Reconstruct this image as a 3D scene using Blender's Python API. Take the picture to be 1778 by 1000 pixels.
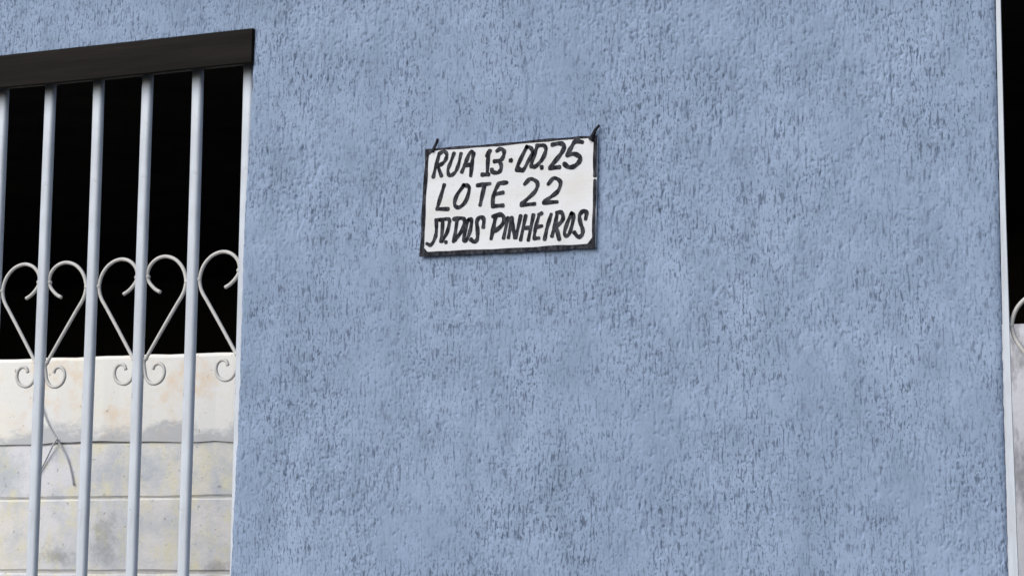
import bpy, math, random
import numpy as np
from mathutils import Vector, Matrix

random.seed(7)
rng = np.random.default_rng(11)
S = bpy.context.scene
for o in list(bpy.data.objects):
    bpy.data.objects.remove(o)

# ---------------------------------------------------------------- camera
# world: x along the facade, y into the house, z up; the facade is y = 0
cd = bpy.data.cameras.new('camera')
cam = bpy.data.objects.new('camera', cd)
S.collection.objects.link(cam)
cam.matrix_world = Matrix(((0.9083741, 0.04700777, 0.41550783, 2.03598837),
                           (0.41800873, -0.12866744, -0.89928494, -4.40649618),
                           (0.01118895, 0.99057305, -0.13652783, 1.5),
                           (0, 0, 0, 1)))
cd.sensor_width = 36.0
cd.lens = 36.0 * 4066.0 / 1778.0
cd.clip_start = 0.1
cd.clip_end = 500.0
S.camera = cam

# ---------------------------------------------------------------- light
SUN_ELEV = math.radians(37)
SUN_AZ = math.radians(206)      # compass angle from +y, clockwise: in front of the facade, to the left
w = bpy.data.worlds.new('World')
S.world = w
w.use_nodes = True
nt = w.node_tree
bg = nt.nodes['Background']
sky = nt.nodes.new('ShaderNodeTexSky')
sky.sky_type = 'NISHITA'
sky.sun_disc = False
sky.sun_elevation = SUN_ELEV
sky.sun_rotation = SUN_AZ
sky.air_density = 1.0
sky.dust_density = 1.5
sky.ozone_density = 1.0
nt.links.new(sky.outputs['Color'], bg.inputs['Color'])
bg.inputs['Strength'].default_value = 0.05
sd = bpy.data.lights.new('sun', 'SUN')
sd.energy = 1.5
sd.angle = math.radians(60)
sd.color = (1.0, 0.975, 0.94)
sun = bpy.data.objects.new('sun', sd)
S.collection.objects.link(sun)
dirv = Vector((math.sin(SUN_AZ) * math.cos(SUN_ELEV), math.cos(SUN_AZ) * math.cos(SUN_ELEV), math.sin(SUN_ELEV)))
sun.rotation_euler = dirv.to_track_quat('Z', 'Y').to_euler()

S.view_settings.view_transform = 'Standard'
S.view_settings.look = 'None'
S.view_settings.exposure = 0.90
S.view_settings.gamma = 1.0
S.view_settings.use_curve_mapping = False
S.render.engine = 'CYCLES'

# ---------------------------------------------------------------- helpers
COL = S.collection

def mesh_obj(name, verts, faces, mat, parent=None, smooth=False):
    me = bpy.data.meshes.new(name)
    me.from_pydata([tuple(v) for v in verts], [], faces)
    me.update()
    if smooth:
        me.polygons.foreach_set('use_smooth', [True] * len(me.polygons))
    me.materials.append(mat)
    o = bpy.data.objects.new(name, me)
    COL.objects.link(o)
    if parent:
        o.parent = parent
    return o

def copy_obj(src, parent, loc=(0, 0, 0), rz=0.0, sx=1.0):
    c = src.copy()
    COL.objects.link(c)
    c.parent = parent
    c.location = loc
    c.rotation_euler = (0, 0, rz)
    c.scale = (sx, 1, 1)
    return c

def thing(name, label, cat, loc=(0, 0, 0), group=None):
    o = bpy.data.objects.new(name, None)
    o.empty_display_size = 0.1
    COL.objects.link(o)
    o.location = loc
    return tag(o, label, cat, group)

def tag(o, label, cat, group=None):
    o['label'] = label
    o['category'] = cat
    if group:
        o['group'] = group
    return o

def structure(o):
    o['kind'] = 'structure'
    return o

def box(x0, x1, y0, y1, z0, z1):
    v = [(x0, y0, z0), (x1, y0, z0), (x1, y1, z0), (x0, y1, z0),
         (x0, y0, z1), (x1, y0, z1), (x1, y1, z1), (x0, y1, z1)]
    f = [(0, 3, 2, 1), (4, 5, 6, 7), (0, 1, 5, 4), (1, 2, 6, 5), (2, 3, 7, 6), (3, 0, 4, 7)]
    return v, f

def bevelled_bar(wx, wy, z0, z1, b, wob=0.0, seg=1):
    """upright tube with bevelled corners, origin on its axis"""
    hx, hy = wx / 2, wy / 2
    ring = []
    for cx, cy, a0 in ((hx - b, -hy + b, -90), (hx - b, hy - b, 0), (-hx + b, hy - b, 90), (-hx + b, -hy + b, 180)):
        for q in range(5):
            an = math.radians(a0 + 22.5 * q)
            ring.append((cx + b * math.cos(an), cy + b * math.sin(an)))
    m_ = len(ring)
    v, f = [], []
    for k in range(seg + 1):
        t = k / seg
        ox = wob * math.sin(t * 5.1 + 0.7) * (0 < k < seg)
        v += [(x + ox, y, z0 + (z1 - z0) * t) for x, y in ring]
    for k in range(seg):
        a = m_ * k
        for i in range(m_):
            j = (i + 1) % m_
            f.append((a + i, a + j, a + m_ + j, a + m_ + i))
    f.append(tuple(reversed(range(m_))))
    f.append(tuple(range(m_ * seg, m_ * seg + m_)))
    return v, f

def spline(pts, n=6):
    P = [np.array(p, float) for p in pts]
    if len(P) == 2:
        return [P[0] + (P[1] - P[0]) * t for t in np.linspace(0, 1, n + 1)]
    P = [2 * P[0] - P[1]] + P + [2 * P[-1] - P[-2]]
    out = []
    for i in range(1, len(P) - 2):
        for k in range(n):
            t = k / n
            p0, p1, p2, p3 = P[i - 1:i + 3]
            out.append(0.5 * ((2 * p1) + (p2 - p0) * t + (2 * p0 - 5 * p1 + 4 * p2 - p3) * t * t
                              + (3 * p1 - p0 - 3 * p2 + p3) * t ** 3))
    out.append(P[-2])
    return out

def tube(path, r, sides=10, r_end=None):
    """round rod along a list of 3D points, capped"""
    P = [Vector(p) for p in path]
    v, f = [], []
    nrm = None
    for i, p in enumerate(P):
        t = (P[min(i + 1, len(P) - 1)] - P[max(i - 1, 0)]).normalized()
        if nrm is None:
            nrm = t.orthogonal().normalized()
        nrm = (nrm - t * nrm.dot(t)).normalized()
        bn = t.cross(nrm)
        rr = r if r_end is None else r + (r_end - r) * i / (len(P) - 1)
        for k in range(sides):
            a = 2 * math.pi * k / sides
            v.append(tuple(p + nrm * math.cos(a) * rr + bn * math.sin(a) * rr))
    for i in range(len(P) - 1):
        for k in range(sides):
            a, b = i * sides + k, i * sides + (k + 1) % sides
            f.append((a, b, b + sides, a + sides))
    f.append(tuple(reversed(range(sides))))
    f.append(tuple(range((len(P) - 1) * sides, len(P) * sides)))
    return v, f

def merge(parts):
    V, F = [], []
    for v, f in parts:
        n = len(V)
        V += list(v)
        F += [tuple(i + n for i in q) for q in f]
    return V, F

# ---------------------------------------------------------------- materials
def new_mat(name, rough=0.7, spec=0.3):
    m = bpy.data.materials.new(name)
    m.use_nodes = True
    t = m.node_tree
    p = t.nodes['Principled BSDF']
    p.inputs['Roughness'].default_value = rough
    p.inputs['Specular IOR Level'].default_value = spec
    return m, t, p

def noise(t, scale, detail=3, rough=0.5, vec=None, stretch=None):
    n = t.nodes.new('ShaderNodeTexNoise')
    n.inputs['Scale'].default_value = scale
    n.inputs['Detail'].default_value = detail
    n.inputs['Roughness'].default_value = rough
    if vec is None:
        vec = t.nodes.new('ShaderNodeTexCoord').outputs['Object']
    if stretch:
        mp = t.nodes.new('ShaderNodeMapping')
        mp.inputs['Scale'].default_value = stretch
        t.links.new(vec, mp.inputs['Vector'])
        vec = mp.outputs['Vector']
    t.links.new(vec, n.inputs['Vector'])
    return n.outputs['Fac']

def ramp(t, fac, stops):
    r = t.nodes.new('ShaderNodeValToRGB')
    e = r.color_ramp.elements
    while len(e) < len(stops):
        e.new(0.5)
    for k, (p, c) in enumerate(stops):
        e[k].position = p
        e[k].color = (c, c, c, 1) if isinstance(c, (int, float)) else (*c, 1)
    t.links.new(fac, r.inputs['Fac'])
    return r.outputs['Color']

def mix(t, fac, a, b, mode='MIX'):
    n = t.nodes.new('ShaderNodeMix')
    n.data_type = 'RGBA'
    n.blend_type = mode
    for sock, val in ((n.inputs['Factor'], fac), (n.inputs['A'], a), (n.inputs['B'], b)):
        if isinstance(val, bpy.types.NodeSocket):
            t.links.new(val, sock)
        elif isinstance(val, (int, float)):
            sock.default_value = val
        else:
            sock.default_value = (*val, 1)
    # the colour sockets share names with the float ones: pick them by type
    return n.outputs['Result']

def mixc(t, fac, a, b, mode='MIX'):
    n = t.nodes.new('ShaderNodeMix')
    n.data_type = 'RGBA'
    n.blend_type = mode
    n.clamp_factor = True
    ins = {'F': n.inputs[0], 'A': n.inputs[6], 'B': n.inputs[7]}
    for key, val in (('F', fac), ('A', a), ('B', b)):
        if isinstance(val, bpy.types.NodeSocket):
            t.links.new(val, ins[key])
        elif key == 'F':
            ins[key].default_value = val
        else:
            ins[key].default_value = (*val, 1)
    return n.outputs[2]

def bump(t, p, height, strength, dist):
    b = t.nodes.new('ShaderNodeBump')
    b.inputs['Strength'].default_value = strength
    b.inputs['Distance'].default_value = dist
    t.links.new(height, b.inputs['Height'])
    t.links.new(b.outputs['Normal'], p.inputs['Normal'])

def plain(name, col, rough=0.7, var=0.15, scale=8, spec=0.3):
    m, t, p = new_mat(name, rough, spec)
    f = ramp(t, noise(t, scale, 4, 0.6), [(0.3, 0.0), (0.7, 1.0)])
    c = mixc(t, f, tuple(x * (1 - var) for x in col), tuple(min(1, x * (1 + var)) for x in col))
    t.links.new(c, p.inputs['Base Color'])
    return m

def wall_paint():
    m, t, p = new_mat('blue_wall_paint', 0.8, 0.25)
    big = ramp(t, noise(t, 2.6, 4, 0.55), [(0.3, 0.0), (0.7, 1.0)])
    c = mixc(t, big, (0.272, 0.356, 0.512), (0.334, 0.426, 0.592))
    mid = ramp(t, noise(t, 13, 5, 0.65, stretch=(1, 1, 0.55)), [(0.40, 0.0), (0.72, 1.0)])
    c = mixc(t, mid, c, (0.225, 0.298, 0.420))
    # dark flecks scattered in the colour, standing in for shade in the stucco pits
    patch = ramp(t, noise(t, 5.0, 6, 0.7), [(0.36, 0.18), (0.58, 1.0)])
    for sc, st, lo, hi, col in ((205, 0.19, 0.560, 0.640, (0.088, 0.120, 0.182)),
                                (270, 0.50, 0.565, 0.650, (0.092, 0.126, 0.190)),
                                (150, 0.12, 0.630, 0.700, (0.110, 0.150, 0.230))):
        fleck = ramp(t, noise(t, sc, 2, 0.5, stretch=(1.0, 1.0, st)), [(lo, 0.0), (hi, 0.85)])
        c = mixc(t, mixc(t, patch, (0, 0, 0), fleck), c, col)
    t.links.new(c, p.inputs['Base Color'])
    bump(t, p, noise(t, 420, 3, 0.6), 0.25, 0.0015)
    return m

def white_metal():
    m, t, p = new_mat('white_gate_paint', 0.45, 0.4)
    f = ramp(t, noise(t, 14, 5, 0.65), [(0.35, 0.0), (0.75, 1.0)])
    c = mixc(t, f, (0.63, 0.685, 0.76), (0.56, 0.60, 0.66))
    drip = ramp(t, noise(t, 60, 4, 0.65, stretch=(1, 1, 0.12)), [(0.45, 0.0), (0.70, 0.6)])
    c = mixc(t, drip, c, (0.44, 0.47, 0.52))
    rust = ramp(t, noise(t, 70, 4, 0.7), [(0.66, 0.0), (0.70, 0.9)])
    c = mixc(t, rust, c, (0.30, 0.24, 0.20))
    t.links.new(c, p.inputs['Base Color'])
    bump(t, p, noise(t, 160, 3, 0.6), 0.2, 0.001)
    return m

def grey_rod():
    m, t, p = new_mat('grey_rod_paint', 0.5, 0.4)
    f = ramp(t, noise(t, 40, 4, 0.65), [(0.35, 0.0), (0.75, 1.0)])
    c = mixc(t, f, (0.62, 0.61, 0.59), (0.50, 0.48, 0.46))
    t.links.new(c, p.inputs['Base Color'])
    return m

def dark_beam():
    m, t, p = new_mat('dark_beam_paint', 0.75, 0.08)
    g = noise(t, 30, 4, 0.6, stretch=(0.06, 1, 1))
    c = mixc(t, ramp(t, g, [(0.35, 0.0), (0.7, 1.0)]), (0.0090, 0.0078, 0.0072), (0.0210, 0.0180, 0.0160))
    t.links.new(c, p.inputs['Base Color'])
    bump(t, p, g, 0.5, 0.004)
    return m

def block_mat():
    m, t, p = new_mat('weathered_block', 0.9, 0.2)
    oi = t.nodes.new('ShaderNodeObjectInfo')
    base = ramp(t, oi.outputs['Random'], [(0.0, (0.84, 0.82, 0.82)), (0.35, (0.87, 0.83, 0.72)),
                                          (0.7, (0.82, 0.82, 0.86)), (1.0, (0.88, 0.85, 0.77))])
    geo = t.nodes.new('ShaderNodeNewGeometry').outputs['Position']
    f1 = ramp(t, noise(t, 5.5, 5, 0.65, vec=geo), [(0.44, 0.0), (0.66, 1.0)])
    c = mixc(t, f1, base, (0.60, 0.63, 0.67))
    f2 = ramp(t, noise(t, 11, 5, 0.7, vec=geo, stretch=(1.3, 1, 0.8)), [(0.48, 0.0), (0.66, 0.8)])
    c = mixc(t, f2, c, (0.84, 0.80, 0.58))
    # grey blotches with ragged outlines
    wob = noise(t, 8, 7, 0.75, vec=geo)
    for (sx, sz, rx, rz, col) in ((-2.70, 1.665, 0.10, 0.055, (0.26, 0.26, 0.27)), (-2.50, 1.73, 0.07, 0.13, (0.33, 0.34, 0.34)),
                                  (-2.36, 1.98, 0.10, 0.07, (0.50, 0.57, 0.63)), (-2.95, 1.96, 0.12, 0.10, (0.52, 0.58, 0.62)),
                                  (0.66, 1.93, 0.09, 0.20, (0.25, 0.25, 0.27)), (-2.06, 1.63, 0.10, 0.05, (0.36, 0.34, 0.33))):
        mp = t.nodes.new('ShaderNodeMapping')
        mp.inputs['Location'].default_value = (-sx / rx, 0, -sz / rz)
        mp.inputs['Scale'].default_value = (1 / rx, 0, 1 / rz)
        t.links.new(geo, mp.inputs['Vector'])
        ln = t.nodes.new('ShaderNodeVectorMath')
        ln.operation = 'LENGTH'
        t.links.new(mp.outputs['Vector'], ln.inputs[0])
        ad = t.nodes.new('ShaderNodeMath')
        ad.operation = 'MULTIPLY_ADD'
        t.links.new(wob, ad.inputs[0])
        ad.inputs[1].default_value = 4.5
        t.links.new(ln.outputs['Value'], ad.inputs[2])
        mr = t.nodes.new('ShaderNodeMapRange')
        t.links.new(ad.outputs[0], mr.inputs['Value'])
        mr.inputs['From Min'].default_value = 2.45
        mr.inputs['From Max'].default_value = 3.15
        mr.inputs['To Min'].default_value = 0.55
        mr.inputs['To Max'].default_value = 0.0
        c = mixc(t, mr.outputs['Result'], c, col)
    f4 = ramp(t, noise(t, 50, 3, 0.6, vec=geo), [(0.64, 0.0), (0.70, 0.6)])
    c = mixc(t, f4, c, (0.30, 0.29, 0.28))
    t.links.new(c, p.inputs['Base Color'])
    bump(t, p, noise(t, 90, 5, 0.7, vec=geo), 0.5, 0.004)
    return m

def render_mat():
    m, t, p = new_mat('cream_render', 0.85, 0.2)
    geo = t.nodes.new('ShaderNodeNewGeometry').outputs['Position']
    f1 = ramp(t, noise(t, 4.0, 4, 0.6, vec=geo), [(0.38, 0.0), (0.68, 1.0)])
    c = mixc(t, f1, (0.91, 0.89, 0.82), (0.88, 0.88, 0.87))
    f2 = ramp(t, noise(t, 7.5, 4, 0.65, vec=geo), [(0.50, 0.0), (0.68, 1.0)])
    c = mixc(t, f2, c, (0.86, 0.72, 0.56))
    # cement slurry smeared along the lower edge of the band
    sx_ = t.nodes.new('ShaderNodeSeparateXYZ')
    t.links.new(geo, sx_.inputs[0])
    ma = t.nodes.new('ShaderNodeMath')
    ma.operation = 'MULTIPLY_ADD'
    t.links.new(noise(t, 6, 5, 0.7, vec=geo, stretch=(1, 1, 2)), ma.inputs[0])
    ma.inputs[1].default_value = -0.26
    t.links.new(sx_.outputs['Z'], ma.inputs[2])
    mr = t.nodes.new('ShaderNodeMapRange')
    t.links.new(ma.outputs[0], mr.inputs['Value'])
    mr.inputs['From Min'].default_value = 1.945
    mr.inputs['From Max'].default_value = 1.985
    mr.inputs['To Min'].default_value = 0.8
    mr.inputs['To Max'].default_value = 0.0
    c = mixc(t, mr.outputs['Result'], c, (0.50, 0.52, 0.55))
    f4 = ramp(t, noise(t, 38, 3, 0.6, vec=geo), [(0.68, 0.0), (0.74, 1.0)])
    c = mixc(t, f4, c, (0.44, 0.40, 0.34))
    t.links.new(c, p.inputs['Base Color'])
    bump(t, p, noise(t, 70, 5, 0.7, vec=geo), 0.4, 0.003)
    return m

def sign_white():
    m, t, p = new_mat('sign_white_paint', 0.55, 0.3)
    f = ramp(t, noise(t, 14, 4, 0.6), [(0.4, 0.0), (0.75, 1.0)])
    c = mixc(t, f, (0.77, 0.785, 0.82), (0.69, 0.70, 0.72))
    f2 = ramp(t, noise(t, 150, 3, 0.6), [(0.62, 0.0), (0.75, 1.0)])
    c = mixc(t, f2, c, (0.62, 0.62, 0.63))
    f5 = ramp(t, noise(t, 9, 4, 0.6, stretch=(0.5, 1, 2)), [(0.48, 0.0), (0.68, 0.8)])
    c = mixc(t, f5, c, (0.68, 0.665, 0.64))
    bump(t, p, noise(t, 120, 3, 0.6, stretch=(0.25, 1, 1)), 0.25, 0.001)
    t.links.new(c, p.inputs['Base Color'])
    return m

def sign_black():
    m, t, p = new_mat('sign_black_paint', 0.65, 0.12)
    f = ramp(t, noise(t, 130, 4, 0.65, stretch=(1, 1, 0.5)), [(0.42, 0.0), (0.74, 1.0)])
    c = mixc(t, f, (0.009, 0.010, 0.016), (0.085, 0.088, 0.105))
    t.links.new(c, p.inputs['Base Color'])
    return m

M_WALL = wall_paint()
M_METAL = white_metal()
M_ROD = grey_rod()
M_BEAM = dark_beam()
M_BLOCK = block_mat()
M_RENDER = render_mat()
M_SIGN = sign_white()
M_BLACK = sign_black()
M_MORTAR = plain('grey_mortar', (0.66, 0.65, 0.62), 0.95, 0.15, 20)
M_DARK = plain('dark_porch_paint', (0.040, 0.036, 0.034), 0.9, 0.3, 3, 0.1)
M_CONCRETE = plain('pavement_concrete', (0.17, 0.165, 0.16), 0.9, 0.15, 6)
def pier_mat():
    m, t, p = new_mat('cool_plaster', 0.9, 0.2)
    f1 = ramp(t, noise(t, 5, 6, 0.7, stretch=(2.2, 1, 0.9)), [(0.46, 0.0), (0.58, 1.0)])
    c = mixc(t, f1, (0.82, 0.82, 0.87), (0.42, 0.42, 0.45))
    c = mixc(t, ramp(t, noise(t, 40, 4, 0.7), [(0.55, 0.0), (0.75, 0.6)]), c, (0.62, 0.60, 0.60))
    t.links.new(c, p.inputs['Base Color'])
    bump(t, p, noise(t, 70, 5, 0.7), 0.4, 0.003)
    return m

M_PIER = pier_mat()
M_BOUNCE = plain('bounce_tile', (0.42, 0.41, 0.39), 0.7, 0.1, 6)
M_GROUND = plain('asphalt', (0.055, 0.055, 0.057), 0.95, 0.2, 10)
M_LINE = plain('grey_line', (0.52, 0.53, 0.56), 0.6, 0.2, 30)

# ---------------------------------------------------------------- setting
g = mesh_obj('road', *box(-120, 120, -120, 120, -0.62, -0.12), M_GROUND)
structure(g)
pv = mesh_obj('pavement', *box(-30, 30, -2.2, 9, -0.116, 0.0), M_CONCRETE)
structure(pv)
yf = mesh_obj('bounce_floor', *box(-8, 5, 0.16, 2.19, 0.004, 0.02), M_BOUNCE)  # unseen pale floor added to bounce light onto the block wall
structure(yf)

# ---------------------------------------------------------------- blue facade wall
H = 0.0023
NX, NZ = 1280, 832
kx = np.fft.fftfreq(NX, H)[None, :]
kz = np.fft.fftfreq(NZ, H)[:, None]

def field(sx, sz, seed):
    n = np.random.default_rng(seed).standard_normal((NZ, NX))
    F = np.fft.fft2(n) * np.exp(-2 * (math.pi ** 2) * ((kx * sx) ** 2 + (kz * sz) ** 2))
    r = np.real(np.fft.ifft2(F))
    return r / r.std()

def sstep(a, b, x):
    t = np.clip((x - a) / (b - a), 0, 1)
    return t * t * (3 - 2 * t)

patch = field(0.05, 0.07, 1) * 0.6 + field(0.16, 0.2, 2) * 0.5
groove = field(0.0013, 0.0075, 3)
pits = field(0.0014, 0.0022, 4)
scratch = field(0.0013, 0.0130, 8)
grain = field(0.0020, 0.0050, 5)
wave = field(0.03, 0.045, 6)
thr = 1.12 - 0.40 * patch
Hgt = (-0.0021 * sstep(thr, thr + 1.6, groove)
       - 0.0021 * sstep(thr + 0.15, thr + 1.4, pits)
       - 0.0030 * sstep(thr + 0.85, thr + 2.0, scratch)
       + 0.00016 * grain + 0.0003 * wave)

OL, OR_, OT = -0.655, 1.027, 2.787         # edges of the pillar, top of both openings
LL, RR = -1.90, 2.05                       # outer edges of the openings
TOP = 3.12

def axis(lo, hi, a, b, h, coarse, must):
    pts = list(np.arange(a, b + 1e-9, h)) + list(np.arange(lo, a, coarse)) + list(np.arange(b, hi, coarse)) + [hi]
    pts = np.array(sorted(pts))
    for mst in must:
        pts[np.argmin(np.abs(pts - mst))] = mst
    return np.unique(np.round(pts, 6))

xs = axis(-3.4, 3.2, -1.50, 1.05, H, 0.03, (LL, OL, OR_, RR))
zs = axis(0.0, TOP, 1.36, 3.04, H, 0.03, (OT,))
nx, nz = len(xs), len(zs)
ix = np.round(xs / H).astype(int) % NX
iz = np.round(zs / H).astype(int) % NZ
hh = Hgt[np.ix_(iz, ix)]
finex = ((xs > -1.51) & (xs < 1.06)).astype(float)
finez = ((zs > 1.35) & (zs < 3.05)).astype(float)
hh = hh * (0.35 + 0.65 * finex[None, :] * finez[:, None])
XX, ZZ = np.meshgrid(xs, zs)
# the jambs are not quite plumb
el = np.interp(zs, [0, 1.57, 1.94, 2.355, 2.68, 2.79, 3.3], [-0.676, -0.670, -0.6605, -0.6590, -0.6475, -0.6450, -0.645]) - OL
er = np.interp(zs, [0, 1.575, 1.9, 2.29, 2.69, 3.3], [1.036, 1.0305, 1.027, 1.0258, 1.0248, 1.024]) - OR_
rag = np.random.default_rng(9).standard_normal((2, nz))
ker = np.exp(-np.linspace(-2, 2, 13) ** 2)
rag = np.array([np.convolve(r, ker / ker.sum(), 'same') for r in rag]) * 0.0012
XX = XX + (el + rag[0])[:, None] * np.exp(-((XX - OL) / 0.12) ** 2) + (er + rag[1])[:, None] * np.exp(-((XX - OR_) / 0.12) ** 2)
in_open = (zs[:, None] <= OT + 1e-6) * np.ones((1, nx), bool)
d_edge = np.full((nz, nx), 1.0)
below = zs[:, None] < OT
for e, s in ((OL, 1), (OR_, -1)):
    d_edge = np.where(below, np.minimum(d_edge, np.abs(xs[None, :] - e)), d_edge)
YY = -hh * 1.0 + 0.006 * np.exp(-d_edge / 0.0045)
V = np.stack([XX, YY, ZZ], -1).reshape(-1, 3)
xc = (xs[:-1] + xs[1:]) / 2
zc = (zs[:-1] + zs[1:]) / 2
hole = (zc[:, None] < OT) & (((xc > LL) & (xc < OL)) | ((xc > OR_) & (xc < RR)))[None, :]
r, c = np.nonzero(~hole)
a = r * nx + c
Q = np.stack([a, a + 1, a + nx + 1, a + nx], -1)
verts = [V]
quads = [Q]
base = len(V)
THK = 0.15

def strip(idx, flip, splay=0.0):
    """jamb or soffit running from the front skin back to the wall's rear face"""
    global base
    p = V[idx].copy()
    p[:, 1] = THK
    p[:, 0] += splay
    verts.append(p)
    n = len(idx)
    b = np.arange(base, base + n)
    q = np.stack([idx[:-1], idx[1:], b[1:], b[:-1]], -1)
    quads.append(q[:, ::-1] if flip else q)
    base += n

zi = int(np.argmin(np.abs(zs - OT)))
ci = {k: int(np.argmin(np.abs(xs - k))) for k in (LL, OL, OR_, RR)}
col_idx = lambda k: np.arange(0, zi + 1) * nx + ci[k]
strip(col_idx(OL), False)
strip(col_idx(OR_), True, -0.07)        # reveal splayed back behind the arris
strip(col_idx(LL), True)
strip(col_idx(RR), False)
strip(zi * nx + np.arange(ci[LL], ci[OL] + 1), True)
strip(zi * nx + np.arange(ci[OR_], ci[RR] + 1), True)
strip((nz - 1) * nx + np.arange(nx), False)
strip(np.arange(nz) * nx, False)
strip(np.arange(nz) * nx + nx - 1, True)
back = []
for x0, x1, z0, z1 in ((-3.4, LL, 0, TOP), (LL, OL, OT, TOP), (OL, OR_ - 0.07, 0, TOP), (OR_, RR, OT, TOP), (RR, 3.2, 0, TOP)):
    verts.append(np.array([(x0, THK, z0), (x1, THK, z0), (x1, THK, z1), (x0, THK, z1)]))
    quads.append(np.array([[base + 3, base + 2, base + 1, base]]))
    base += 4
V = np.concatenate(verts)
Q = np.concatenate(quads)
me = bpy.data.meshes.new('house_wall')
me.vertices.add(len(V))
me.vertices.foreach_set('co', V.astype(np.float32).ravel())
me.loops.add(Q.size)
me.loops.foreach_set('vertex_index', Q.astype(np.int32).ravel())
me.polygons.add(len(Q))
me.polygons.foreach_set('loop_start', np.arange(0, Q.size, 4, dtype=np.int32))
me.update(calc_edges=True)
me.validate()
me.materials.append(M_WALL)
wall = bpy.data.objects.new('house_wall', me)
COL.objects.link(wall)
tag(wall, 'rough textured light blue painted wall between the two barred openings', 'wall')

# dark beam closing the top of the left opening
bw = []
NB = 14
for k in range(NB + 1):
    t = k / NB
    x = LL + 0.003 + (-0.6455 - LL - 0.003) * t
    s = 0.0012 * math.sin(7 * t)
    bw += [(x, -0.007, 2.7085 + s), (x, -0.004, 2.7060 + s), (x, 0.062, 2.7205 + s), (x, 0.062, 2.7855),
           (x, -0.004, 2.7855 + s * 0.3), (x, -0.007, 2.782 + s)]
bf = [(6 * k + i, 6 * k + (i + 1) % 6, 6 * k + 6 + (i + 1) % 6, 6 * k + 6 + i) for k in range(NB) for i in range(6)]
bf += [tuple(reversed(range(6))), tuple(range(6 * NB, 6 * NB + 6))]
beam = mesh_obj('lintel_beam', bw, [tuple(reversed(q)) for q in bf], M_BEAM)
tag(beam, 'dark brown beam across the top of the left barred opening', 'beam')

# ---------------------------------------------------------------- left window grille
GY = 0.045
grille = thing('window_grille', 'white barred iron grille with heart scrolls in the left opening', 'grille', (0, GY, 0))
BX = [-0.6815 - 0.1358 * k for k in range(9)]
bars = []
for k, x in enumerate(BX):
    if k < 6:                                # the bars in view each have their own slight bow
        o = mesh_obj('bar', *bevelled_bar(0.0255, 0.020, 0.12, 2.724, 0.0075, random.uniform(-0.0022, 0.0022), 16), M_METAL, grille, True)
        bars.append(o)
        o.location = (x, 0, 0)
    else:
        copy_obj(bars[k % 6], grille, (x, 0, 0))
bar0 = bars[2]
mesh_obj('bottom_rail', *box(BX[-1] - 0.0145, BX[0] + 0.0145, -0.015, 0.015, 0.085, 0.12), M_METAL, grille)

HEART = [(-0.050, 2.219), (-0.034, 2.228), (-0.018, 2.245), (-0.0135, 2.262), (-0.020, 2.281), (-0.038, 2.296),
         (-0.062, 2.3005), (-0.088, 2.292), (-0.108, 2.272), (-0.1175, 2.246), (-0.1155, 2.225), (-0.108, 2.208)]
HLEG = [(-0.095, 2.189), (-0.060, 2.136), (-0.018, 2.071), (-0.006, 2.052)]
CURL = [(-0.010, 2.070), (-0.0145, 2.046), (-0.019, 2.026), (-0.030, 2.013), (-0.046, 2.0105), (-0.061, 2.018),
        (-0.068, 2.033), (-0.065, 2.048), (-0.054, 2.056), (-0.042, 2.053), (-0.037, 2.043)]

def bead(c, r, hgt):
    """small lump of weld metal"""
    v, f = [], []
    for i, (zz, k) in enumerate(((-1, 0.35), (-0.5, 0.9), (0.1, 1.0), (0.6, 0.8), (1, 0.3))):
        for q in range(8):
            an = q * math.pi / 4
            v.append((c[0] + r * k * math.cos(an), c[1] + r * k * math.sin(an), c[2] + hgt * 0.5 * zz))
    for i in range(4):
        for q in range(8):
            a_, b_ = 8 * i + q, 8 * i + (q + 1) % 8
            f.append((a_, b_, b_ + 8, a_ + 8))
    f += [tuple(reversed(range(8))), tuple(range(32, 40))]
    return v, f

def scroll_parts(parent, xc, y, dz, first):
    out = []
    for s in (1, -1):
        if first is None:
            path = [(q[0], 0, q[1]) for q in spline(HEART + HLEG, 5)]
            welds = [bead((-0.0150, 0, 2.256), 0.0062, 0.011), bead((-0.1195, 0, 2.240), 0.0060, 0.012), bead((-0.0155, 0, 2.068), 0.0060, 0.009)]
            h = mesh_obj('heart_scroll', *merge([tube(path, 0.0042, 10)] + welds), M_ROD, parent, True)
            path = [(q[0], 0, q[1]) for q in spline(CURL, 5)]
            cu = mesh_obj('curl', *tube(path, 0.0040, 10), M_ROD, parent, True)
            first = (h, cu)
            h.location = cu.location = (xc, y, dz)
        else:
            copy_obj(first[0], parent, (xc, y, dz + random.uniform(-0.003, 0.003)), sx=s)
            copy_obj(first[1], parent, (xc, y + 0.001 * s, dz + random.uniform(-0.003, 0.003)), sx=s)
    return first

first = None
for k in (0, 2, 4, 6, 8):
    first = scroll_parts(grille, BX[k], 0.004, -0.008, first)

# ---------------------------------------------------------------- right gate
gate = thing('gate', 'white iron gate with heart scrolls at the right edge', 'gate', (0, 0.02, 0))
sv, sf = [], []
for z, wd in ((0.06, 0.022), (1.575, 0.0175), (1.9, 0.0145), (2.29, 0.0105), (2.69, 0.0090), (2.775, 0.009)):
    x0 = float(np.interp(z, [0, 1.575, 1.9, 2.29, 2.69, 3.3], [1.036, 1.0305, 1.027, 1.0258, 1.0248, 1.024])) + 0.0008
    sv += [(x0, -0.014, z), (x0 + wd, -0.014, z), (x0 + wd, -0.009, z), (x0, -0.009, z)]
for k in range(5):
    for i in range(4):
        j = (i + 1) % 4
        sf.append((4 * k + i, 4 * k + j, 4 * k + 4 + j, 4 * k + 4 + i))
sf += [(3, 2, 1, 0), (20, 21, 22, 23)]
mesh_obj('stile', sv, sf, M_METAL, gate)
GX = [1.160 + 0.1375 * k for k in range(6)]
for x in GX:
    copy_obj(bar0, gate, (x, 0.004, 0.0))
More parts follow.
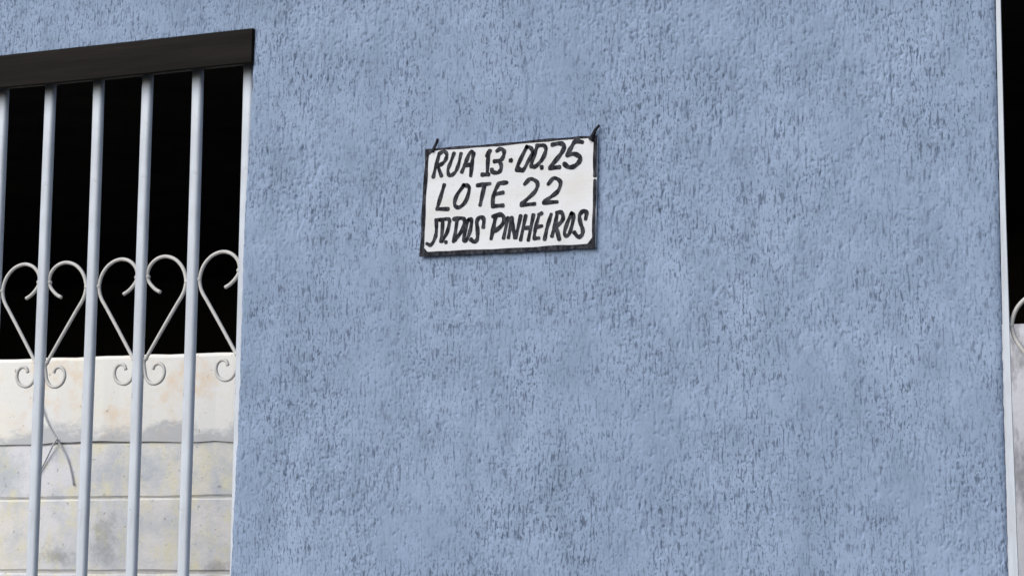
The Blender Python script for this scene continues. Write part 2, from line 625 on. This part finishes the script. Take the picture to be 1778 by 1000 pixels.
mesh_obj('stile', *box(2.0, 2.03, -0.014, 0.014, 0.06, 2.775), M_METAL, gate)
mesh_obj('top_rail', *box(1.034, 2.0, -0.012, 0.016, 2.7245, 2.757), M_METAL, gate)
mesh_obj('bottom_rail', *box(1.055, 2.0, -0.012, 0.016, 0.07, 0.1195), M_METAL, gate)
for x in (GX[0], GX[2], GX[4]):
    scroll_parts(gate, x, 0.0, -0.188, first)

# ---------------------------------------------------------------- address sign
sign = thing('address_sign', 'small white hand lettered address sign with black border on the blue wall', 'sign', (0, -0.006, 2.24))
SZ = 2.24
def sp(p, y=0.0):
    return (p[0], y, p[1] - SZ)

outer = [(-0.2045, 2.4765), (-0.05, 2.4762), (0.08, 2.4775), (0.1945, 2.4768), (0.1935, 2.36), (0.1915, 2.2435), (0.02, 2.2445), (-0.12, 2.2465), (-0.2130, 2.2470), (-0.2085, 2.36)]
n = len(outer)
pvv = [sp(p, -0.002) for p in outer] + [sp(p, 0.002) for p in outer]
pff = [tuple(reversed(range(n))), tuple(range(n, 2 * n))] + [(i, (i + 1) % n, n + (i + 1) % n, n + i) for i in range(n)]
plate = mesh_obj('plate', pvv, pff, M_SIGN, sign)

def ribbon(path, width, y, taper=0.55, jit=0.12, rnd=random):
    """flat brush stroke in the sign's plane with ragged edges and rounded ends"""
    P = [np.array(p, float) for p in path]
    n = len(P)
    v, f = [], []
    ph = rnd.uniform(0, 6)
    T0 = P[1] - P[0]
    T0 /= np.linalg.norm(T0) + 1e-9
    T1 = P[-1] - P[-2]
    T1 /= np.linalg.norm(T1) + 1e-9
    P = [P[0] - T0 * width * 0.32] + P + [P[-1] + T1 * width * 0.32]
    n += 2
    for i, p in enumerate(P):
        d = P[min(i + 1, n - 1)] - P[max(i - 1, 0)]
        d = d / (np.linalg.norm(d) + 1e-9)
        nn = np.array((-d[1], d[0]))
        wd = width * 0.5 * (1 + jit * math.sin(i * 0.9 + ph) + rnd.uniform(-jit, jit) * 0.6)
        if i in (0, n - 1):
            wd *= taper
        for s in (-1, 1):
            q = p + nn * wd * s
            v.append(sp(q, y))
    for i in range(n - 1):
        a = 2 * i
        f.append((a, a + 1, a + 3, a + 2))
    return v, f

LETTERS = [["R",0.0068,[[[-0.1709,2.4659],[-0.1787,2.4382],[-0.1847,2.4145]],[[-0.1724,2.4647],[-0.1596,2.4693],[-0.1531,2.4626],[-0.1548,2.4531],[-0.1622,2.444],[-0.1765,2.4381]],[[-0.1742,2.4393],[-0.1647,2.4159]]]],["U",0.0066,[[[-0.1354,2.4648],[-0.1426,2.4467],[-0.1496,2.4293],[-0.147,2.4168],[-0.1399,2.417],[-0.131,2.4246],[-0.1245,2.4399],[-0.1191,2.4629]]]],["A",0.0073,[[[-0.117,2.4209],[-0.108,2.4415],[-0.0993,2.4601],[-0.0919,2.4644]],[[-0.0892,2.4614],[-0.0923,2.4432],[-0.0956,2.4119]],[[-0.1117,2.4356],[-0.0915,2.4363]]]],["1",0.0073,[[[-0.051,2.4641],[-0.0552,2.4487],[-0.0569,2.4127]],[[-0.059,2.4517],[-0.0517,2.4635]],[[-0.07,2.4129],[-0.0525,2.4123]]]],["3",0.0073,[[[-0.0357,2.461],[-0.0266,2.4651],[-0.0184,2.4597],[-0.0197,2.4489],[-0.0262,2.4412],[-0.0417,2.4393]],[[-0.0292,2.4387],[-0.0246,2.4302],[-0.026,2.4194],[-0.034,2.4146],[-0.0459,2.4178],[-0.046,2.4235]]]],[".",0.0085,[[[-0.0041,2.4387],[-0.0006,2.4387]]]],["Q",0.0071,[[[0.0348,2.4655],[0.023,2.4449],[0.0121,2.422],[0.0138,2.4167],[0.0265,2.4166],[0.0359,2.4307],[0.0472,2.4506],[0.0436,2.4619],[0.0332,2.4656]],[[0.0145,2.4218],[0.0269,2.4143]]]],["D",0.0073,[[[0.0582,2.4645],[0.0517,2.4473],[0.0443,2.4235]],[[0.0563,2.4654],[0.0729,2.4652],[0.0783,2.4557],[0.0708,2.4371],[0.0559,2.4226],[0.044,2.422]]]],[".",0.0079,[[[0.0686,2.421],[0.0695,2.4166]]]],["2",0.0081,[[[0.0919,2.4653],[0.11,2.4669],[0.1195,2.4615],[0.1165,2.45],[0.104,2.4347],[0.0876,2.4175]],[[0.0869,2.4161],[0.1105,2.4166]]]],["5",0.0081,[[[0.1618,2.4657],[0.1454,2.4684],[0.1361,2.4566],[0.126,2.4405]],[[0.126,2.4405],[0.1432,2.4422],[0.1566,2.4332],[0.1528,2.4232],[0.1419,2.4156],[0.1301,2.4153],[0.1196,2.4236]]]],["L",0.0073,[[[-0.1577,2.3978],[-0.1654,2.3738],[-0.1738,2.3471]],[[-0.1753,2.3458],[-0.1469,2.3441]]]],["O",0.0073,[[[-0.111,2.3936],[-0.1282,2.3714],[-0.1325,2.3526],[-0.1217,2.346],[-0.1059,2.3596],[-0.0988,2.3869],[-0.1129,2.3941]]]],["T",0.0073,[[[-0.0806,2.3906],[-0.0496,2.3923]],[[-0.0628,2.3898],[-0.0728,2.3471]]]],["E",0.0073,[[[-0.0293,2.3917],[-0.041,2.3693],[-0.0437,2.3453]],[[-0.0308,2.3918],[-0.0102,2.3921]],[[-0.0388,2.3691],[-0.0186,2.3713]],[[-0.0445,2.3439],[-0.0182,2.3437]]]],["2",0.0073,[[[0.0298,2.3854],[0.0438,2.3961],[0.0595,2.3868],[0.0552,2.3699],[0.0368,2.354],[0.0228,2.3435]],[[0.0221,2.3419],[0.0547,2.3426]]]],["2",0.0073,[[[0.0839,2.3818],[0.0974,2.3942],[0.1121,2.385],[0.1068,2.3666],[0.0893,2.3541],[0.0747,2.3454]],[[0.0732,2.3438],[0.1055,2.3435]]]],["J",0.0061,[[[-0.1755,2.3228],[-0.1751,2.2977],[-0.1788,2.2817],[-0.1875,2.2693],[-0.1979,2.2728]],[[-0.1777,2.3218],[-0.1697,2.3224]]]],["D",0.0063,[[[-0.1599,2.3227],[-0.1612,2.2969],[-0.1637,2.2744]],[[-0.167,2.3218],[-0.146,2.3222],[-0.1451,2.3105],[-0.1505,2.2922],[-0.1623,2.2752]]]],[".",0.0061,[[[-0.1523,2.2746],[-0.1515,2.2714]]]],["D",0.0066,[[[-0.1258,2.3222],[-0.1306,2.2887],[-0.1342,2.2728]],[[-0.135,2.3215],[-0.1147,2.3224],[-0.1087,2.3156],[-0.1143,2.2966],[-0.1307,2.2758]]]],["O",0.0063,[[[-0.1005,2.3175],[-0.1063,2.2969],[-0.1099,2.2747],[-0.1025,2.2767],[-0.0949,2.2955],[-0.0922,2.317],[-0.0996,2.3191]]]],["S",0.0068,[[[-0.0646,2.2993],[-0.0636,2.3169],[-0.0724,2.3219],[-0.0798,2.3131],[-0.0778,2.2953],[-0.0782,2.2761],[-0.0852,2.2701],[-0.094,2.2762]]]],["P",0.0071,[[[-0.0357,2.3232],[-0.0411,2.2964],[-0.046,2.2743]],[[-0.0432,2.3218],[-0.0235,2.3244],[-0.0159,2.3141],[-0.0224,2.3009],[-0.0379,2.2898]]]],["I",0.0063,[[[-0.0073,2.3175],[-0.0172,2.2734]]]],["N",0.0061,[[[0.0014,2.3178],[-0.0058,2.2737]],[[0.0023,2.3162],[0.0052,2.2937],[0.0089,2.2728]],[[0.0221,2.3201],[0.0111,2.2727]]]],["H",0.0061,[[[0.0337,2.3199],[0.0222,2.2673]],[[0.0514,2.3204],[0.0399,2.266]],[[0.0268,2.2925],[0.047,2.2932]]]],["E",0.0061,[[[0.0646,2.3196],[0.0568,2.2939],[0.0531,2.2703]],[[0.0625,2.3192],[0.0714,2.3219]],[[0.0594,2.2934],[0.0713,2.2949]],[[0.0524,2.2696],[0.0648,2.2697]]]],["I",0.0063,[[[0.0919,2.3187],[0.0833,2.2923],[0.0771,2.2655]]]],["R",0.0066,[[[0.1055,2.3195],[0.1003,2.2945],[0.0937,2.2712]],[[0.1035,2.3209],[0.115,2.3208],[0.1189,2.3092],[0.1139,2.3],[0.1017,2.2913]],[[0.1034,2.292],[0.1108,2.2636]]]],["O",0.0063,[[[0.1383,2.3178],[0.1283,2.2976],[0.1222,2.2775],[0.1277,2.2705],[0.1347,2.2783],[0.1409,2.3],[0.1422,2.3149],[0.1366,2.3179]]]],["S",0.0068,[[[0.1696,2.303],[0.1715,2.3167],[0.1644,2.3206],[0.156,2.3117],[0.1582,2.2958],[0.1633,2.2814],[0.1614,2.2705],[0.153,2.2675],[0.1437,2.2778]]]]]
for k, (ch, wd, strokes) in enumerate(LETTERS):
    wd *= 1.13 if k > 16 else 1.02
    parts = [ribbon(spline(st, 5), wd * 1.2, -0.0026 - 0.00012 * i) for i, st in enumerate(strokes)]
    mesh_obj('letter', *merge(parts), M_BLACK, sign)

def dense(a, b, n, wob):
    a, b = np.array(a), np.array(b)
    d = b - a
    nn = np.array((-d[1], d[0])) / np.linalg.norm(d)
    return [a + d * t + nn * wob * math.sin(9 * t + a[0] * 30) for t in np.linspace(0, 1, n)]

def blade(pts, y):
    return [sp(p, y) for p in pts], [tuple(range(len(pts)))]

edge = [
    ribbon(dense((-0.203, 2.4745), (0.128, 2.4755), 24, 0.0006), 0.0056, -0.0024, 0.7, 0.22),
    ribbon(dense((0.124, 2.4760), (0.194, 2.4755), 8, 0.0003), 0.0046, -0.00248, 0.7, 0.2),
    ribbon(dense((-0.2005, 2.4745), (-0.2095, 2.2475), 22, 0.0006), 0.0092, -0.00255, 0.8, 0.12),
    ribbon(dense((-0.2115, 2.2498), (0.1895, 2.2462), 30, 0.0005), 0.0094, -0.0027, 0.8, 0.12),
    ribbon(dense((0.1905, 2.4745), (0.1895, 2.392), 10, 0.0003), 0.0088, -0.00255, 0.6, 0.10),
    ribbon(dense((0.1900, 2.384), (0.1875, 2.2455), 14, 0.0004), 0.0076, -0.00255, 0.6, 0.12),
    blade([(-0.204, 2.476), (-0.179, 2.476), (-0.184, 2.4715), (-0.193, 2.466), (-0.2005, 2.4585)], -0.0029),
    blade([(0.174, 2.4765), (0.1940, 2.4765), (0.1938, 2.458), (0.186, 2.4635), (0.179, 2.468)], -0.0029),
    blade([(-0.213, 2.246), (-0.2105, 2.268), (-0.2015, 2.262), (-0.196, 2.2555), (-0.183, 2.2525), (-0.18, 2.246)], -0.0029),
    blade([(0.1912, 2.242), (0.160, 2.242), (0.1655, 2.2475), (0.174, 2.2515), (0.1815, 2.2605), (0.1880, 2.268), (0.1915, 2.268)], -0.0029),
]
mesh_obj('border', *merge(edge), M_BLACK, sign)
ty = -0.004
mesh_obj('wire_tie', *tube([sp(p, ty) for p in spline([(-0.187, 2.470), (-0.182, 2.480), (-0.1765, 2.490), (-0.1745, 2.498)], 4)], 0.0036, 8, 0.0030), M_BLACK, sign, True)
mesh_obj('wire_tie', *tube([sp(p, ty) for p in spline([(0.180, 2.468), (0.1865, 2.479), (0.191, 2.489), (0.200, 2.4985)], 4)], 0.0058, 8, 0.0026), M_BLACK, sign, True)

# ---------------------------------------------------------------- pale block wall in the yard
WY = 2.2
yard = thing('block_wall', 'pale weathered concrete block wall seen through the bars behind the grille', 'wall', (0, WY, 0))
X0, X1 = -5.0, 2.6
mesh_obj('mortar_core', *box(X0, X1, 0.004, 0.14, 0.0, 2.05), M_MORTAR, yard)
# cream render band on top, uneven lower edge and worn top arris
bv, bff = [], []
nb = 120
rb = random.Random(4)
low = [2.0465 + 0.004 * math.sin(i * 0.37) + rb.uniform(-0.003, 0.004) for i in range(nb + 1)]
for i in range(nb + 1):
    x = X0 + (X1 - X0) * i / nb
    tz = 2.345 + rb.uniform(-0.002, 0.002) - 0.0085 * (x + 2.97) / 1.0 * 0.9
    tz = max(tz, 2.31)
    yy = -0.008 + rb.uniform(-0.0015, 0.0015)
    bv += [(x, yy, low[i]), (x, yy, tz - 0.012), (x, yy + 0.010, tz), (x, 0.15, tz), (x, 0.15, low[i])]
for i in range(nb):
    for k in range(5):
        j = (k + 1) % 5
        bff.append((5 * i + k, 5 * i + 5 + k, 5 * i + 5 + j, 5 * i + j))
bff += [(0, 1, 2, 3, 4), tuple(5 * nb + q for q in (4, 3, 2, 1, 0))]
mesh_obj('render_band', bv, bff, M_RENDER, yard)

# smooth plaster pier at the right end of the wall
pier_v, pier_f = box(0.30, 1.35, -0.020, -0.009, 0.0, 2.322)
mesh_obj('plaster_pier', pier_v, pier_f, M_PIER, yard)

def block_mesh(wd, ht, dp, seed):
    rr = random.Random(seed)
    b = 0.006
    def jit(s=0.0025):
        return rr.uniform(-s, s)
    nxs = 5
    v, f = [], []
    prof = [(0.0, dp), (0.0, b), (b, 0.0), (ht - b, 0.0), (ht, b), (ht, dp)]
    for i in range(nxs):
        x = wd * i / (nxs - 1)
        inset = 0.0
        for z, y in prof:
            v.append((x + (jit(0.002) if 0 < i < nxs - 1 else 0), y + (jit(0.0015) if y < dp else 0), z + (jit(0.0018) if y < dp else 0)))
    m_ = len(prof)
    for i in range(nxs - 1):
        for k in range(m_ - 1):
            f.append((m_ * i + k, m_ * (i + 1) + k, m_ * (i + 1) + k + 1, m_ * i + k + 1))
    f += [tuple(range(m_)), tuple(reversed([m_ * (nxs - 1) + k for k in range(m_)]))]
    return v, f

courses = [(1.8625, 0.1835), (1.6175, 0.2410)]
z = 1.612
while z > 0.2:
    courses.append((z - 0.196, 0.1935))
    z -= 0.200
cache = {}
BL = 0.4085
for ci_, (z0, ht) in enumerate(courses):
    off = 0.0 if ci_ % 2 else BL / 2
    x = -2.412 - BL * 6 + off
    kk = 0
    while x < X1 - BL:
        key = (round(ht, 3), kk % 3)
        if key not in cache:
            o = mesh_obj('block', *block_mesh(BL - 0.005, ht, 0.06, hash(key) % 1000), M_BLOCK, yard)
            cache[key] = o
            o.location = (x, -0.002, z0)
        else:
            copy_obj(cache[key], yard, (x, -0.002 + random.uniform(-0.0015, 0.0015), z0))
        x += BL
        kk += 1

# thin grey tubes drawing two crossing lines on the block wall
def slant_line(label, pts):
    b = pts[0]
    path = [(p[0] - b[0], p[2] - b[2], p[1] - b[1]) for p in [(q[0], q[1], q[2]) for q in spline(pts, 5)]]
    o = mesh_obj('slant_line', *tube(path, 0.0030, 8), M_LINE, None, True)
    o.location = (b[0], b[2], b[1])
    return tag(o, label, 'slant_line', 'thin crossing lines behind the grille')
slant_line('long thin grey line slanting down to the right behind the grille bars',
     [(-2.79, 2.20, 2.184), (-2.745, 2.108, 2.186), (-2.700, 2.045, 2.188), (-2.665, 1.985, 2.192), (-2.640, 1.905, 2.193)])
slant_line('short grey line slanting down to the left, crossing the longer line',
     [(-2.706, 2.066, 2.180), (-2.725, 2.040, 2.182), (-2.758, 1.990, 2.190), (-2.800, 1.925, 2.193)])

# ---------------------------------------------------------------- dark covered porch beyond the block wall
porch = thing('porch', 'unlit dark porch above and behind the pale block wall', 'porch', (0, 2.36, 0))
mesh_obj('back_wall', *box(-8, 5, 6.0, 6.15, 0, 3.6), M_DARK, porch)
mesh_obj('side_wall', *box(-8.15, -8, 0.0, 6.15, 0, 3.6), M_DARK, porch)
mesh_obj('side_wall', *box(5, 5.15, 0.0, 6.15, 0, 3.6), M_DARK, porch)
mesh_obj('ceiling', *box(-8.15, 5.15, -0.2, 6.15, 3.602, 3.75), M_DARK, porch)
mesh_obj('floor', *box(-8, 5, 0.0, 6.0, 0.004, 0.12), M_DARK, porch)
